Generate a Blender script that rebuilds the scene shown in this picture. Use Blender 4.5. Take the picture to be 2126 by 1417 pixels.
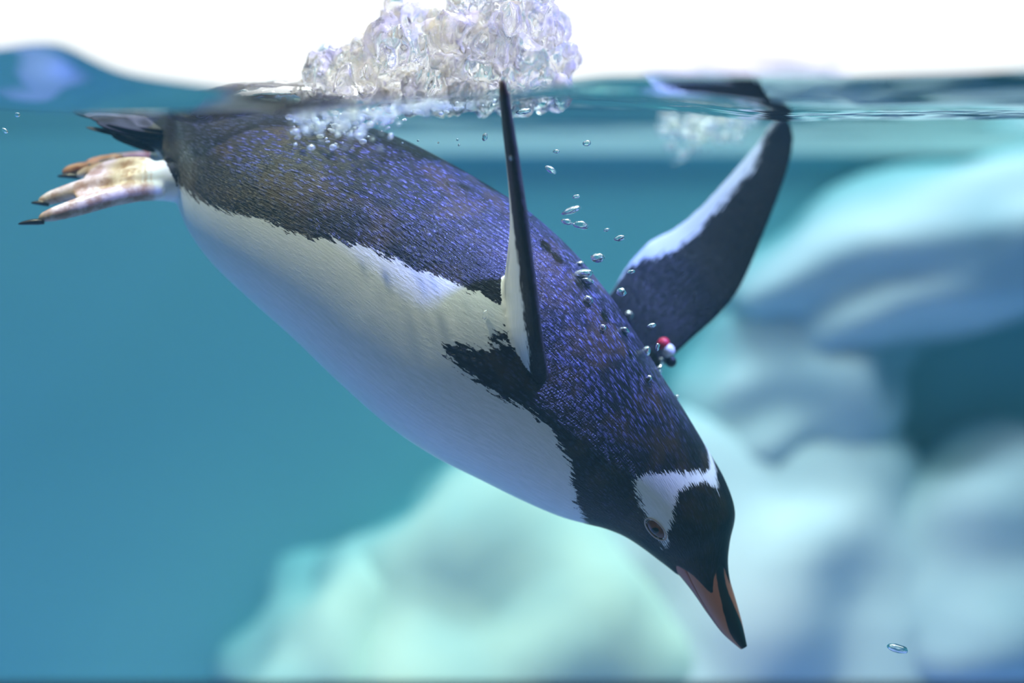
import bpy, bmesh, math, random
import numpy as np
from mathutils import Vector, Matrix, noise as mnoise
from mathutils.kdtree import KDTree
from mathutils.bvhtree import BVHTree

random.seed(7)
rng = np.random.default_rng(7)
for o in list(bpy.data.objects):
    bpy.data.objects.remove(o)
SC = bpy.context.scene
COL = SC.collection

# ------------------------------------------------------------------ camera, world, lamps, exposure
W, H = 2126, 1417
LENS = 100.0
F = LENS / 36.0 * W            # focal length in pixels
HZ = 480.0                     # row of the horizon (camera height, 0.11 m under the water line)
DP = 2.633                     # distance of the penguin's axis
DG = 2.035                     # inside face of the viewing window
DB = 3.75                      # face of the back wall

cam_d = bpy.data.cameras.new('camera')
cam_d.lens = LENS
cam_d.sensor_width = 36.0
cam_d.shift_y = -((H / 2) - HZ) / W
cam_d.clip_start = 0.05
cam_d.dof.use_dof = True
cam_d.dof.focus_distance = 2.55
cam_d.dof.aperture_fstop = 1.6
cam = bpy.data.objects.new('camera', cam_d)
COL.objects.link(cam)
cam.rotation_euler = (math.radians(90), 0, 0)
SC.camera = cam

world = bpy.data.worlds.new('hall_light')
SC.world = world
world.use_nodes = True
bg = world.node_tree.nodes['Background']
bg.inputs['Color'].default_value = (0.94, 0.99, 1.0, 1)
bg.inputs['Strength'].default_value = 0.86

def lamp(name, kind, loc, target, power, color, size=1.0, spot=None, size_y=None):
    d = bpy.data.lights.new(name, kind)
    d.energy = power
    d.color = color
    if kind == 'AREA':
        d.size = size
        if size_y:
            d.shape = 'RECTANGLE'
            d.size_y = size_y
    else:
        d.shadow_soft_size = size
    if spot:
        d.spot_size = math.radians(spot)
        d.spot_blend = 0.6
    o = bpy.data.objects.new(name, d)
    COL.objects.link(o)
    o.location = loc
    v = Vector(target) - Vector(loc)
    o.rotation_euler = v.to_track_quat('-Z', 'Y').to_euler()
    return o

# lamps hanging over the tank
lamp('overhead_blue_lamp', 'SPOT', (1.30, 2.25, 1.75), (-0.14, DP, 0.04), 760, (0.27, 0.29, 1.0), 0.10, 22)
lamp('overhead_warm_lamp', 'SPOT', (-1.0, 2.1, 2.2), (-0.30, DP, 0.0), 180, (1.0, 0.84, 0.55), 0.05, 45)
lamp('overhead_white_lamp', 'AREA', (0.3, 3.0, 3.0), (0.2, 3.0, 0.0), 105, (0.85, 1.0, 0.97), 1.8, None, 1.0)

SC.view_settings.view_transform = 'Standard'
SC.view_settings.look = 'None'
SC.view_settings.gamma = 1.0
SC.view_settings.use_curve_mapping = False
SC.view_settings.exposure = 0.5
try:
    SC.cycles.use_denoising = True
    SC.cycles.max_bounces = 20
    SC.cycles.glossy_bounces = 10
    SC.cycles.diffuse_bounces = 4
    SC.cycles.transparent_max_bounces = 16
    SC.cycles.transmission_bounces = 18
    SC.cycles.volume_bounces = 1
    SC.cycles.caustics_reflective = False
    SC.cycles.caustics_refractive = True
except Exception:
    pass

# ------------------------------------------------------------------ helpers
def P(px, py, d):
    """a pixel's direction followed to the distance d"""
    return Vector(((px - W / 2) * d / F, d, (HZ - py) * d / F))

def tag(o, label, cat, group=None, kind=None):
    o['label'] = label
    o['category'] = cat
    if group:
        o['group'] = group
    if kind:
        o['kind'] = kind
    return o

def structure(o, label):
    o['kind'] = 'structure'
    o['label'] = label
    return o

def link_mesh(name, verts, faces, mat, parent=None, smooth=True):
    me = bpy.data.meshes.new(name)
    me.from_pydata([tuple(v) for v in verts], [], faces)
    me.update()
    if smooth:
        me.polygons.foreach_set('use_smooth', [True] * len(me.polygons))
    me.materials.append(mat)
    o = bpy.data.objects.new(name, me)
    COL.objects.link(o)
    if parent is not None:
        o.parent = parent
    return o

def box(name, lo, hi, mat):
    (x0, y0, z0), (x1, y1, z1) = lo, hi
    v = [(x0, y0, z0), (x1, y0, z0), (x1, y1, z0), (x0, y1, z0), (x0, y0, z1), (x1, y0, z1), (x1, y1, z1), (x0, y1, z1)]
    f = [(0, 3, 2, 1), (4, 5, 6, 7), (0, 1, 5, 4), (1, 2, 6, 5), (2, 3, 7, 6), (3, 0, 4, 7)]
    return link_mesh(name, v, f, mat, smooth=False)

def new_mat(name):
    m = bpy.data.materials.new(name)
    m.use_nodes = True
    nt = m.node_tree
    nt.nodes.clear()
    return m, nt

def N(nt, typ, **kw):
    n = nt.nodes.new(typ)
    for k, v in kw.items():
        if k.startswith('i_'):
            n.inputs[k[2:].replace('_', ' ')].default_value = v
        else:
            setattr(n, k, v)
    return n

def L(nt, a, b):
    nt.links.new(a, b)

def principled(name, color, rough=0.6, spec=0.4, noise_scale=None, color2=None, bump=0.0, detail=4, ramp=(0.35, 0.65)):
    m, nt = new_mat(name)
    out = N(nt, 'ShaderNodeOutputMaterial')
    b = N(nt, 'ShaderNodeBsdfPrincipled')
    b.inputs['Roughness'].default_value = rough
    b.inputs['Specular IOR Level'].default_value = spec
    b.inputs['Base Color'].default_value = (*color, 1)
    L(nt, b.outputs[0], out.inputs[0])
    if noise_scale:
        g = N(nt, 'ShaderNodeNewGeometry')
        n = N(nt, 'ShaderNodeTexNoise')
        n.inputs['Scale'].default_value = noise_scale
        n.inputs['Detail'].default_value = detail
        L(nt, g.outputs['Position'], n.inputs['Vector'])
        r = N(nt, 'ShaderNodeValToRGB')
        r.color_ramp.elements[0].position, r.color_ramp.elements[1].position = ramp
        r.color_ramp.elements[0].color = (*color, 1)
        r.color_ramp.elements[1].color = (*(color2 or color), 1)
        L(nt, n.outputs['Fac'], r.inputs['Fac'])
        L(nt, r.outputs[0], b.inputs['Base Color'])
        if bump:
            bp = N(nt, 'ShaderNodeBump')
            bp.inputs['Strength'].default_value = bump
            bp.inputs['Distance'].default_value = 0.01
            L(nt, n.outputs['Fac'], bp.inputs['Height'])
            L(nt, bp.outputs[0], b.inputs['Normal'])
    return m

def fresnel_mix(name, ior, rough=0.0, tint=(1, 1, 1), volume=None):
    m, nt = new_mat(name)
    out = N(nt, 'ShaderNodeOutputMaterial')
    fr = N(nt, 'ShaderNodeFresnel')
    fr.inputs['IOR'].default_value = ior
    tr = N(nt, 'ShaderNodeBsdfTransparent')
    tr.inputs['Color'].default_value = (*tint, 1)
    gl = N(nt, 'ShaderNodeBsdfGlossy')
    gl.inputs['Roughness'].default_value = rough
    mx = N(nt, 'ShaderNodeMixShader')
    L(nt, fr.outputs[0], mx.inputs[0])
    L(nt, tr.outputs[0], mx.inputs[1])
    L(nt, gl.outputs[0], mx.inputs[2])
    L(nt, mx.outputs[0], out.inputs['Surface'])
    if volume:
        sc = N(nt, 'ShaderNodeVolumeScatter')
        sc.inputs['Color'].default_value = (*volume['scatter'], 1)
        sc.inputs['Density'].default_value = volume['sd']
        ab = N(nt, 'ShaderNodeVolumeAbsorption')
        ab.inputs['Color'].default_value = (*volume['absorb'], 1)
        ab.inputs['Density'].default_value = volume['ad']
        ad = N(nt, 'ShaderNodeAddShader')
        L(nt, sc.outputs[0], ad.inputs[0])
        L(nt, ab.outputs[0], ad.inputs[1])
        L(nt, ad.outputs[0], out.inputs['Volume'])
    return m

def glass_mat(name, ior, color=(1, 1, 1), rough=0.0):
    m, nt = new_mat(name)
    out = N(nt, 'ShaderNodeOutputMaterial')
    g = N(nt, 'ShaderNodeBsdfGlass')
    g.inputs['IOR'].default_value = ior
    g.inputs['Color'].default_value = (*color, 1)
    g.inputs['Roughness'].default_value = rough
    L(nt, g.outputs[0], out.inputs[0])
    return m

def interp(pts, x):
    xs = [p[0] for p in pts]
    ys = [p[1] for p in pts]
    return np.interp(x, xs, ys)

def smoothstep(a, b, x):
    t = np.clip((x - a) / (b - a), 0, 1)
    return t * t * (3 - 2 * t)

# ------------------------------------------------------------------ the tank
M_WALL = principled('blue_painted_concrete', (0.13, 0.40, 0.48), 0.8, 0.1, 1.6, (0.17, 0.47, 0.53), 0.0, 2)
M_FLOOR = principled('blue_tank_floor', (0.26, 0.30, 0.66), 0.8, 0.1, 1.2, (0.34, 0.38, 0.72), 0.0, 2)
M_BLOCK = principled('dark_light_block', (0.02, 0.022, 0.03), 0.9, 0.05, 1.2, (0.03, 0.03, 0.04), 0.0, 2)
M_LIGHT_BAND = principled('light_band_cyan', (0.60, 0.85, 0.86), 0.7, 0.2, 3.0, (0.70, 0.90, 0.90), 0.0, 2)
M_RAIL = principled('dark_rubber_gasket', (0.02, 0.03, 0.04), 0.6, 0.3)
M_GLASS = fresnel_mix('window_glass', 1.3)
M_WATER = fresnel_mix('tank_water', 1.33, 0.0, (1, 1, 1),
                      dict(scatter=(0.28, 0.78, 1.0), sd=0.045, absorb=(0.30, 0.90, 1.0), ad=0.14))
HX = 1.7
FZ = -1.15
structure(box('wall_back', (-HX - 0.2, DB, FZ - 0.2), (HX + 0.2, DB + 0.2, 0.17), M_WALL), 'blue painted back wall of the tank')
structure(box('wall_left', (-HX - 0.2, DG - 0.2, FZ - 0.2), (-HX, DB, 0.17), M_WALL), 'blue painted left wall of the tank')
structure(box('wall_right', (HX, DG - 0.2, FZ - 0.2), (HX + 0.2, DB, 0.17), M_WALL), 'blue painted right wall of the tank')
structure(box('floor', (-HX, DG - 0.2, FZ - 0.2), (HX, DB, FZ), M_FLOOR), 'pale blue floor of the tank')
structure(box('trim_1', (-0.17, DB - 0.02, 0.102), (HX, DB + 0.02, 0.19), M_LIGHT_BAND), 'pale cyan strip added for the light band at the back water line')  # invented pale strip, gives the light band mirrored at the water line
structure(box('window_1', (-HX, DG - 0.03, FZ), (HX, DG, 1.6), M_GLASS), 'clear viewing window at the front of the tank')
zb = (HZ - 1420) * (DG - 0.03) / F
structure(box('trim_2', (-HX, DG - 0.05, zb - 0.25), (HX, DG - 0.02, zb), M_RAIL), 'dark rubber sill under the viewing window')
structure(box('wall_front', (-HX - 0.2, DG - 0.2, FZ - 0.2), (HX + 0.2, DG - 0.05, zb - 0.02), M_WALL), 'low blue wall under the viewing window')

structure(box('wall_reflection_block', (-2.6, -1.7, FZ - 0.2), (2.6, -1.5, 1.9), M_BLOCK), 'unseen dark wall added behind the camera to darken window reflections')  # unseen wall, added to keep bright reflections off the window
structure(box('floor_light_block', (-2.6, -1.5, FZ - 0.25), (2.6, DG - 0.2, FZ - 0.2), M_BLOCK), 'unseen dark floor added before the window to cut light from below')  # unseen floor, added against reflections and light from below

# ------------------------------------------------------------------ the water body (heightfield top, closed)
LG = [(-1500, 110), (-400, 88), (0, 98), (60, 90), (130, 92), (180, 120), (250, 150), (330, 166), (420, 180), (600, 198), (800, 206),
      (1000, 202), (1150, 180), (1250, 162), (1400, 158), (1550, 156), (1700, 166), (1850, 158), (2000, 144), (2126, 138), (2600, 150), (3600, 150)]
LP = [(-1500, 216), (0, 214), (150, 221), (350, 222), (500, 226), (620, 236), (700, 228), (800, 216), (1000, 206), (1200, 207), (1400, 224), (1500, 234), (1600, 243),
      (1800, 241), (2126, 241), (3600, 238)]

def smooth_line(pts, x, w):
    acc = 0
    for k in (-2, -1, 0, 1, 2):
        acc = acc + interp(pts, x + k * w) * (3 - abs(k))
    return acc / 9.0

NX, NY = 620, 380
ux = np.linspace(-1, 1, NX)
xs = (HX + 0.01) * (0.42 * ux + 0.58 * ux ** 3)
ty = np.linspace(0, 1, NY)
ys = DG - 0.001 + (DB + 0.012 - DG) * (0.62 * ty + 0.38 * ty ** 2)
X, Y = np.meshgrid(xs, ys)
PX = W / 2 + F * X / Y
zg = (HZ - smooth_line(LG, PX, 18)) * DG / F
zp = (HZ - smooth_line(LP, PX, 22)) * DP / F
zf = 0.1235 + 0.003 * np.sin(X * 9 + 1.0) * np.sin(Y * 7)
DM = interp([(-1500, 2.17), (600, 2.17), (900, 2.28), (1200, 2.28), (1450, 2.21), (3600, 2.21)], PX)
lift = interp([(-1500, -3), (350, -3), (500, 3), (700, 5), (1000, 6), (1250, 10), (1450, 28), (3600, 32)], PX)
zm = (HZ - smooth_line(LP, PX, 22) + lift) * DM / F
t0 = 1 - (1 - np.clip((Y - DG) / (DM - DG), 0, 1)) ** 1.12
t1 = smoothstep(DM, DP - 0.01, Y)
t2 = smoothstep(DP + 0.02, DP + 0.30, Y)
Z = (zg * (1 - t0) + zm * t0) * (1 - t1) + zp * t1
Z = Z * (1 - t2) + zf * t2

def waves(X, Y, n, lmin, lmax, slope, stretch, seed):
    r = np.random.default_rng(seed)
    out = np.zeros_like(X)
    for i in range(n):
        lam = math.exp(r.uniform(math.log(lmin), math.log(lmax)))
        a = r.uniform(-math.pi, math.pi)
        kx, ky = math.cos(a) * stretch, math.sin(a)
        k = 2 * math.pi / lam
        out += slope / k * np.sin(k * (kx * X + ky * Y) + r.uniform(0, 6.28)) / math.sqrt(n) * 1.6
    return out
near = np.exp(-((Y - DP) / 0.16) ** 2)
Z += waves(X, Y, 26, 0.03, 0.14, 0.030, 0.45, 3) * (0.25 + 0.75 * near)
Z += waves(X, Y, 44, 0.014, 0.06, 0.085, 0.5, 9) * near * (0.12 + 0.88 * smoothstep(1000, 1450, PX))
Z += waves(X, Y, 12, 0.07, 0.22, 0.045, 0.8, 12) * (1 - smoothstep(DG + 0.1, 2.4, Y))
Z += waves(X, Y, 10, 0.16, 0.5, 0.018, 0.6, 5)

def water_z(x, y):
    j = int(np.clip(np.searchsorted(ys, y), 1, NY - 1))
    i = int(np.clip(np.searchsorted(xs, x), 1, NX - 1))
    return float(Z[j, i])

vv = np.stack([X.ravel(), Y.ravel(), Z.ravel()], 1)
bb = np.stack([X.ravel(), Y.ravel(), np.full(X.size, FZ - 0.005)], 1)
faces = []
for j in range(NY - 1):
    for i in range(NX - 1):
        a = j * NX + i
        faces.append((a, a + 1, a + NX + 1, a + NX))
# skirts and bottom
border = [i for i in range(NX)] + [j * NX + NX - 1 for j in range(1, NY)] + [(NY - 1) * NX + i for i in range(NX - 2, -1, -1)] + [j * NX for j in range(NY - 2, 0, -1)]
verts = [tuple(v) for v in vv]
nb = len(verts)
for b in border:
    verts.append((vv[b, 0], vv[b, 1], FZ - 0.005))
nbd = len(border)
for k in range(nbd):
    k2 = (k + 1) % nbd
    faces.append((border[k2], border[k], nb + k, nb + k2))
faces.append(tuple(nb + k for k in range(nbd - 1, -1, -1)))
water = link_mesh('water', verts, faces, M_WATER, smooth=True)
fl = [True] * len(water.data.polygons)
for k in range((NX - 1) * (NY - 1), len(fl)):
    fl[k] = False
water.data.polygons.foreach_set('use_smooth', fl)
tag(water, 'clear blue tank water with a rippled surface seen from just below', 'water', kind='stuff')

# ------------------------------------------------------------------ blurred rockwork behind
WALL_C = (0.15, 0.435, 0.505)
def rock_mat(name, c1, c2, scale):
    m = principled(name, c1, 0.85, 0.1, scale, c2, 0.0, 2, (0.30, 0.72))
    nt = m.node_tree
    b = next(n for n in nt.nodes if n.type == 'BSDF_PRINCIPLED')
    r = next(n for n in nt.nodes if n.type == 'VALTORGB')
    nz = next(n for n in nt.nodes if n.type == 'TEX_NOISE')
    g = next(n for n in nt.nodes if n.type == 'NEW_GEOMETRY')
    # rock colour fades into the wall colour, painting in soft blurred edges
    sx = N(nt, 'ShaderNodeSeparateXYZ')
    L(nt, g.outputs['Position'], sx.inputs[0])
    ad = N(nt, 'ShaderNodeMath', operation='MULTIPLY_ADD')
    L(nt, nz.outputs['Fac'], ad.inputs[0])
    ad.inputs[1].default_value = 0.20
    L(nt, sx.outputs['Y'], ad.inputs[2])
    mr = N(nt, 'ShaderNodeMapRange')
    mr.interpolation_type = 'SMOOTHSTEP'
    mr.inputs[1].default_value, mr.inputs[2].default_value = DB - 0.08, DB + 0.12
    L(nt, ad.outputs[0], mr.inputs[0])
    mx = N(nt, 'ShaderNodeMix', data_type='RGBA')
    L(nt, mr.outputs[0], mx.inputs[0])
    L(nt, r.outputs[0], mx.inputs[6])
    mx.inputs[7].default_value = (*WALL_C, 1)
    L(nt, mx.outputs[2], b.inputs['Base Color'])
    return m
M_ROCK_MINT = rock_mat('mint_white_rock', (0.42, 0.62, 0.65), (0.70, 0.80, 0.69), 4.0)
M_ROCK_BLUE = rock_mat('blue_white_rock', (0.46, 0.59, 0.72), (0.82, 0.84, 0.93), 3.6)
M_ICE = principled('lavender_ice', (0.58, 0.50, 0.66), 0.7, 0.2, 2.0, (0.68, 0.60, 0.74), 0.0, 2)

def rock(name, label, cx, cy, d, rx, ry, rd, mat, seed, amp=0.22, rot=0.0, freq=2.2, cat='rock', on_wall=True):
    bm = bmesh.new()
    bmesh.ops.create_icosphere(bm, subdivisions=4, radius=1.0)
    off = Vector((seed * 3.1, seed * 1.7, seed * 0.9))
    c = P(cx, cy, d)
    s = d / F
    for v in bm.verts:
        n = v.co.normalized()
        k = 1 + amp * 1.3 * mnoise.noise(n * freq * 0.9 + off) + amp * 0.2 * mnoise.noise(n * freq * 2.0 + off)
        q = n * k
        slump = 0.30 * max(0.0, -q.z) * ry * s if on_wall else 0.0
        x, z = q.x * rx * s, q.z * ry * s
        cr, sr = math.cos(rot), math.sin(rot)
        v.co = Vector((c.x + x * cr - z * sr, min(c.y + q.y * rd - slump, DB + 0.002) if on_wall else c.y + q.y * rd, c.z + x * sr + z * cr))
    me = bpy.data.meshes.new(name)
    bm.to_mesh(me)
    bm.free()
    me.polygons.foreach_set('use_smooth', [True] * len(me.polygons))
    me.materials.append(mat)
    o = bpy.data.objects.new(name, me)
    COL.objects.link(o)
    tag(o, label, cat)
    return o

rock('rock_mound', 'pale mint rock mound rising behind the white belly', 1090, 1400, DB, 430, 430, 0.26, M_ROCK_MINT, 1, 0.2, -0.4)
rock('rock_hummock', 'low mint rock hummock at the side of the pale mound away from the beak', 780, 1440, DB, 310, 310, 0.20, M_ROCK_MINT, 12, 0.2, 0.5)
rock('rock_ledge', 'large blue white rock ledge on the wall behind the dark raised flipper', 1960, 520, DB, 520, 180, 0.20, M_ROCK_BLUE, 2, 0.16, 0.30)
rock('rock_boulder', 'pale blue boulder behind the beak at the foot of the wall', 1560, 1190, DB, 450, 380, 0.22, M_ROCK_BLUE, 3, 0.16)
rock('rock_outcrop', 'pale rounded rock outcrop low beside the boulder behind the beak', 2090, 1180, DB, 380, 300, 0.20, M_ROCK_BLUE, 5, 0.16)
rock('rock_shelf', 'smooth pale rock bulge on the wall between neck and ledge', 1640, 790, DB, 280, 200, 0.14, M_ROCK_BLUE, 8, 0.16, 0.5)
rock('ice_block', 'pale lavender ice lump on top of the back wall above the water', 1560, 175, DB + 0.1, 190, 118, 0.09, M_ICE, 4, 0.2, 0.0, 2.0, 'ice', False)

# ------------------------------------------------------------------ the penguin
PAIRS = [  # dorsal edge, ventral edge of the outline, and the depth of the axis
    ((205, 226), (215, 258), 0.050), ((250, 228), (255, 282), 0.050), ((300, 230), (300, 300), 0.048), ((350, 230), (338, 334), 0.046),
    ((420, 226), (362, 405), 0.042),
    ((490, 224), (392, 478), 0.036), ((580, 226), (440, 545), 0.030), ((700, 244), (515, 617), 0.022), ((820, 282), (610, 702), 0.014),
    ((920, 330), (710, 798), 0.008), ((1015, 385), (810, 885), 0.003), ((1100, 440), (905, 948), 0.0), ((1185, 516), (1000, 996), 0.0),
    ((1255, 598), (1085, 1038), -0.002), ((1315, 684), (1160, 1070), -0.004), ((1370, 772), (1215, 1086), -0.006),
    ((1420, 850), (1255, 1096), -0.008), ((1465, 925), (1295, 1112), -0.010), ((1505, 995), (1330, 1134), -0.012),
    ((1526, 1062), (1366, 1161), -0.014), ((1515, 1122), (1400, 1187), -0.016), ((1511, 1165), (1425, 1213), -0.017),
    ((1516, 1203), (1445, 1239), -0.018), ((1528, 1245), (1468, 1272), -0.019), ((1541, 1293), (1500, 1314), -0.020), ((1551, 1340), (1538, 1347), -0.021)]
NP = len(PAIRS)
IDX = np.arange(NP, dtype=float)

def cspline(vals, t):
    """Catmull-Rom through vals at integer knots"""
    vals = np.asarray(vals, float)
    i = np.clip(np.floor(t).astype(int), 0, NP - 2)
    u = t - i
    p0 = vals[np.clip(i - 1, 0, NP - 1)]
    p1 = vals[i]
    p2 = vals[i + 1]
    p3 = vals[np.clip(i + 2, 0, NP - 1)]
    return 0.5 * ((2 * p1) + (-p0 + p2) * u + (2 * p0 - 5 * p1 + 4 * p2 - p3) * u ** 2 + (-p0 + 3 * p1 - 3 * p2 + p3) * u ** 3)

Dx = [p[0][0] for p in PAIRS]; Dy = [p[0][1] for p in PAIRS]
Vx = [p[1][0] for p in PAIRS]; Vy = [p[1][1] for p in PAIRS]
Dd = [p[2] for p in PAIRS]
PHI_D = [70] * 13 + [69, 67, 64, 60, 56, 52, 48, 43, 36, 29, 24, 22, 22]   # where the spine line lies, degrees from the side facing the window
DEPTHK = [0.55, 0.7, 0.85, 0.95, 0.95, 0.95, 0.95, 0.95, 0.95, 0.95, 0.95, 0.95, 0.95, 0.95, 0.96, 0.97, 0.98, 1.0, 1.0, 1.0, 1.0, 1.0, 1.0, 1.0, 1.0, 1.0]

def section(t):
    t = np.asarray(t, float)
    d = DP + cspline(Dd, t)
    dx, dy, vx, vy = cspline(Dx, t), cspline(Dy, t), cspline(Vx, t), cspline(Vy, t)
    s = d / F
    D = np.stack([(dx - W / 2) * s, d, (HZ - dy) * s], -1)
    V = np.stack([(vx - W / 2) * s, d, (HZ - vy) * s], -1)
    C = (D + V) / 2
    hv = (D - V) / 2
    return C, hv, np.radians(cspline(PHI_D, t)), cspline(DEPTHK, t)

def width_perp(t):
    C, hv, _, _ = section(t)
    C2, _, _, _ = section(np.clip(t + 0.05, 0, NP - 1))
    C1, _, _, _ = section(np.clip(t - 0.05, 0, NP - 1))
    T = C2 - C1
    T /= np.linalg.norm(T, axis=-1, keepdims=True)
    al = (hv * T).sum(-1, keepdims=True)
    return np.linalg.norm(hv - al * T, axis=-1), T

def ring_points(t, phi, scale=None):
    """points of the outline loft: t (n,), phi (m,) -> (n,m,3)"""
    C, hv, pd, k = section(t)
    rd, T = width_perp(t)
    rd = rd * k
    s, c = np.sin(phi)[None, :, None], np.cos(phi)[None, :, None]
    pts = C[:, None, :] + s * hv[:, None, :]
    dep = np.zeros_like(pts)
    dep[..., 1] = -(c[..., 0] * rd[:, None])
    off = s * hv[:, None, :] + dep
    if scale is not None:
        off = off * scale[..., None]
    return C[:, None, :] + off

def seg_dist(px, py, poly):
    """signed distance in pixels to a closed polygon, positive inside"""
    poly = np.asarray(poly, float)
    a = poly
    b = np.roll(poly, -1, 0)
    best = np.full(px.shape, 1e9)
    inside = np.zeros(px.shape, bool)
    for (x1, y1), (x2, y2) in zip(a, b):
        ex, ey = x2 - x1, y2 - y1
        l2 = ex * ex + ey * ey + 1e-9
        u = np.clip(((px - x1) * ex + (py - y1) * ey) / l2, 0, 1)
        best = np.minimum(best, np.hypot(px - x1 - u * ex, py - y1 - u * ey))
        cond = ((y1 > py) != (y2 > py))
        xi = x1 + (py - y1) / (y2 - y1 if y2 != y1 else 1e-9) * ex
        inside ^= cond & (px < xi)
    return np.where(inside, best, -best)

DARK = [(0, 318), (250, 300), (330, 318), (348, 350), (372, 385), (402, 412), (470, 440), (540, 456), (600, 480), (650, 495), (700, 500), (750, 511), (800, 531),
        (850, 555), (900, 570), (960, 595), (1010, 615), (1047, 640), (1054, 688), (1016, 694), (1012, 706), (1058, 716), (1000, 727), (960, 716),
        (920, 711), (926, 738), (955, 766), (1000, 800), (1050, 830), (1090, 846), (1130, 880), (1154, 905), (1166, 936), (1183, 960),
        (1188, 1000), (1196, 1040), (1216, 1086), (1240, 1180), (1400, 1500), (1900, 1500), (1900, -400), (0, -400)]
PATCH = [(1321, 1002), (1333, 988), (1355, 988), (1397, 985), (1425, 986), (1457, 983), (1489, 981), (1540, 970), (1560, 1060), (1519, 1041), (1503, 1016),
         (1482, 1002), (1453, 997), (1429, 1002), (1411, 1013), (1402, 1031), (1395, 1052), (1390, 1083), (1381, 1108), (1381, 1128), (1362, 1098),
         (1346, 1068), (1334, 1041), (1325, 1016)]

def to_px(p):
    return W / 2 + F * p[..., 0] / p[..., 1], HZ - F * p[..., 2] / p[..., 1]

SRC = []     # (positions, part id, sd metres, s, w)

def add_src(pos, part, sd, s, w, extra=None):
    SRC.append((pos.reshape(-1, 3), np.full(pos[..., 0].size, part, float), np.asarray(sd).ravel(), np.asarray(s).ravel(), np.asarray(w).ravel()))

def grid_mesh(name, pts, caps=True):
    n, m, _ = pts.shape
    verts = pts.reshape(-1, 3)
    fs = []
    for i in range(n - 1):
        for j in range(m):
            j2 = (j + 1) % m
            fs.append((i * m + j, i * m + j2, (i + 1) * m + j2, (i + 1) * m + j))
    if caps:
        fs.append(tuple(range(m - 1, -1, -1)))
        fs.append(tuple((n - 1) * m + j for j in range(m)))
    return verts, fs

BODY_PARTS = []    # closed shells that are merged into one skin

# trunk, neck and head
nt_, mp_ = 330, 150
tt = np.linspace(0, 23.2, nt_)
phi = np.linspace(-math.pi, math.pi, mp_, endpoint=False)
C0, hv0, pd0, k0 = section(tt)
theta = phi[None, :] - pd0[:, None]
theta = (theta + math.pi) % (2 * math.pi) - math.pi
ath = np.degrees(np.abs(theta))
edge = interp([(0, 20.9), (14, 21.2), (34, 22.4), (48, 22.2), (75, 20.6), (100, 19.6), (120, 20.2), (180, 21.0)], ath)
scl = 1.0 - 0.17 * smoothstep(edge - 0.25, edge + 0.35, tt[:, None]) + 0.012 * smoothstep(19.0, 20.5, tt[:, None]) * (1 - smoothstep(edge - 0.2, edge, tt[:, None]))
body_pts = ring_points(tt, phi, scl)
BODY_PARTS.append(grid_mesh('b', body_pts))
# plumage pattern: the far side mirrors the near one about the spine
near_phi = np.where(theta > 0, pd0[:, None] - theta, phi[None, :])
Cn, hvn, pdn, kn = section(tt)
rdn, Tn = width_perp(tt)
mir = Cn[:, None, :] + np.sin(near_phi)[..., None] * hvn[:, None, :]
mir[..., 1] -= np.cos(near_phi) * (rdn * kn)[:, None]
mpx, mpy = to_px(mir)
sd = np.minimum(seg_dist(mpx, mpy, DARK), -seg_dist(mpx, mpy, PATCH) - 4) / 2243.0
sd = np.where(tt[:, None] > 19.3, np.maximum(sd, 0.02), sd)
arc = np.concatenate([[0], np.cumsum(np.linalg.norm(np.diff(C0, axis=0), axis=1))])
add_src(body_pts, 0, sd, np.repeat(arc[:, None], mp_, 1), theta * 0.10)

# flippers
def flipper(stations, nsec=44, ncr=40):
    """stations: leading-edge point, trailing-edge point, thickness, extra normal bulge; returns points, u, side, t"""
    ks = np.linspace(0, len(stations) - 1, nsec)
    LE = np.array([[np.interp(k, range(len(stations)), [s[0][c] for s in stations]) for c in range(3)] for k in ks])
    TE = np.array([[np.interp(k, range(len(stations)), [s[1][c] for s in stations]) for c in range(3)] for k in ks])
    TH = np.interp(ks, range(len(stations)), [s[2] for s in stations])
    for _ in range(5):
        for A in (LE, TE):
            A[1:-1] = (A[:-2] + 2 * A[1:-1] + A[2:]) / 4
    ce = (LE + TE) / 2
    T = np.gradient(ce, axis=0)
    chord = TE - LE
    nrm = np.cross(T, chord)
    nrm /= np.linalg.norm(nrm, axis=1, keepdims=True)
    a = np.linspace(0, 2 * math.pi, ncr, endpoint=False)
    u = (1 - np.cos(a)) / 2
    prof = np.sign(np.sin(a)) * np.abs(np.sin(a)) ** 0.7 * (0.5 * (1 - 0.40 * u))
    pts = LE[:, None, :] + u[None, :, None] * chord[:, None, :] + prof[None, :, None] * TH[:, None, None] * nrm[:, None, :]
    return pts, np.repeat(u[None, :], nsec, 0), np.repeat(np.sign(np.sin(a) + 1e-9)[None, :], nsec, 0), np.repeat((ks / ks[-1])[:, None], ncr, 1)

FD = DP + 0.085   # far flipper
far_st = []
for (le, te, dd, th) in [((1330, 800), (1225, 640), -0.03, 0.030), ((1392, 745), (1268, 612), 0.005, 0.022), ((1440, 700), (1292, 562), 0.03, 0.017), ((1488, 660), (1326, 520), 0.045, 0.014),
                         ((1530, 612), (1352, 496), 0.058, 0.013), ((1560, 550), (1402, 474), 0.07, 0.012), ((1590, 475), (1450, 434), 0.08, 0.011),
                         ((1618, 405), (1500, 380), 0.09, 0.010), ((1638, 345), (1540, 334), 0.10, 0.009), ((1648, 298), (1576, 292), 0.108, 0.008),
                         ((1645, 262), (1592, 264), 0.112, 0.007), ((1632, 246), (1608, 250), 0.114, 0.006)]:
    far_st.append((P(*le, FD + dd), P(*te, FD + dd + 0.01), th))
fpts, fu, fside, ft = flipper(far_st, 60, 48)
BODY_PARTS.append(grid_mesh('f', fpts))
fpx, fpy = to_px(fpts)
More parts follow.
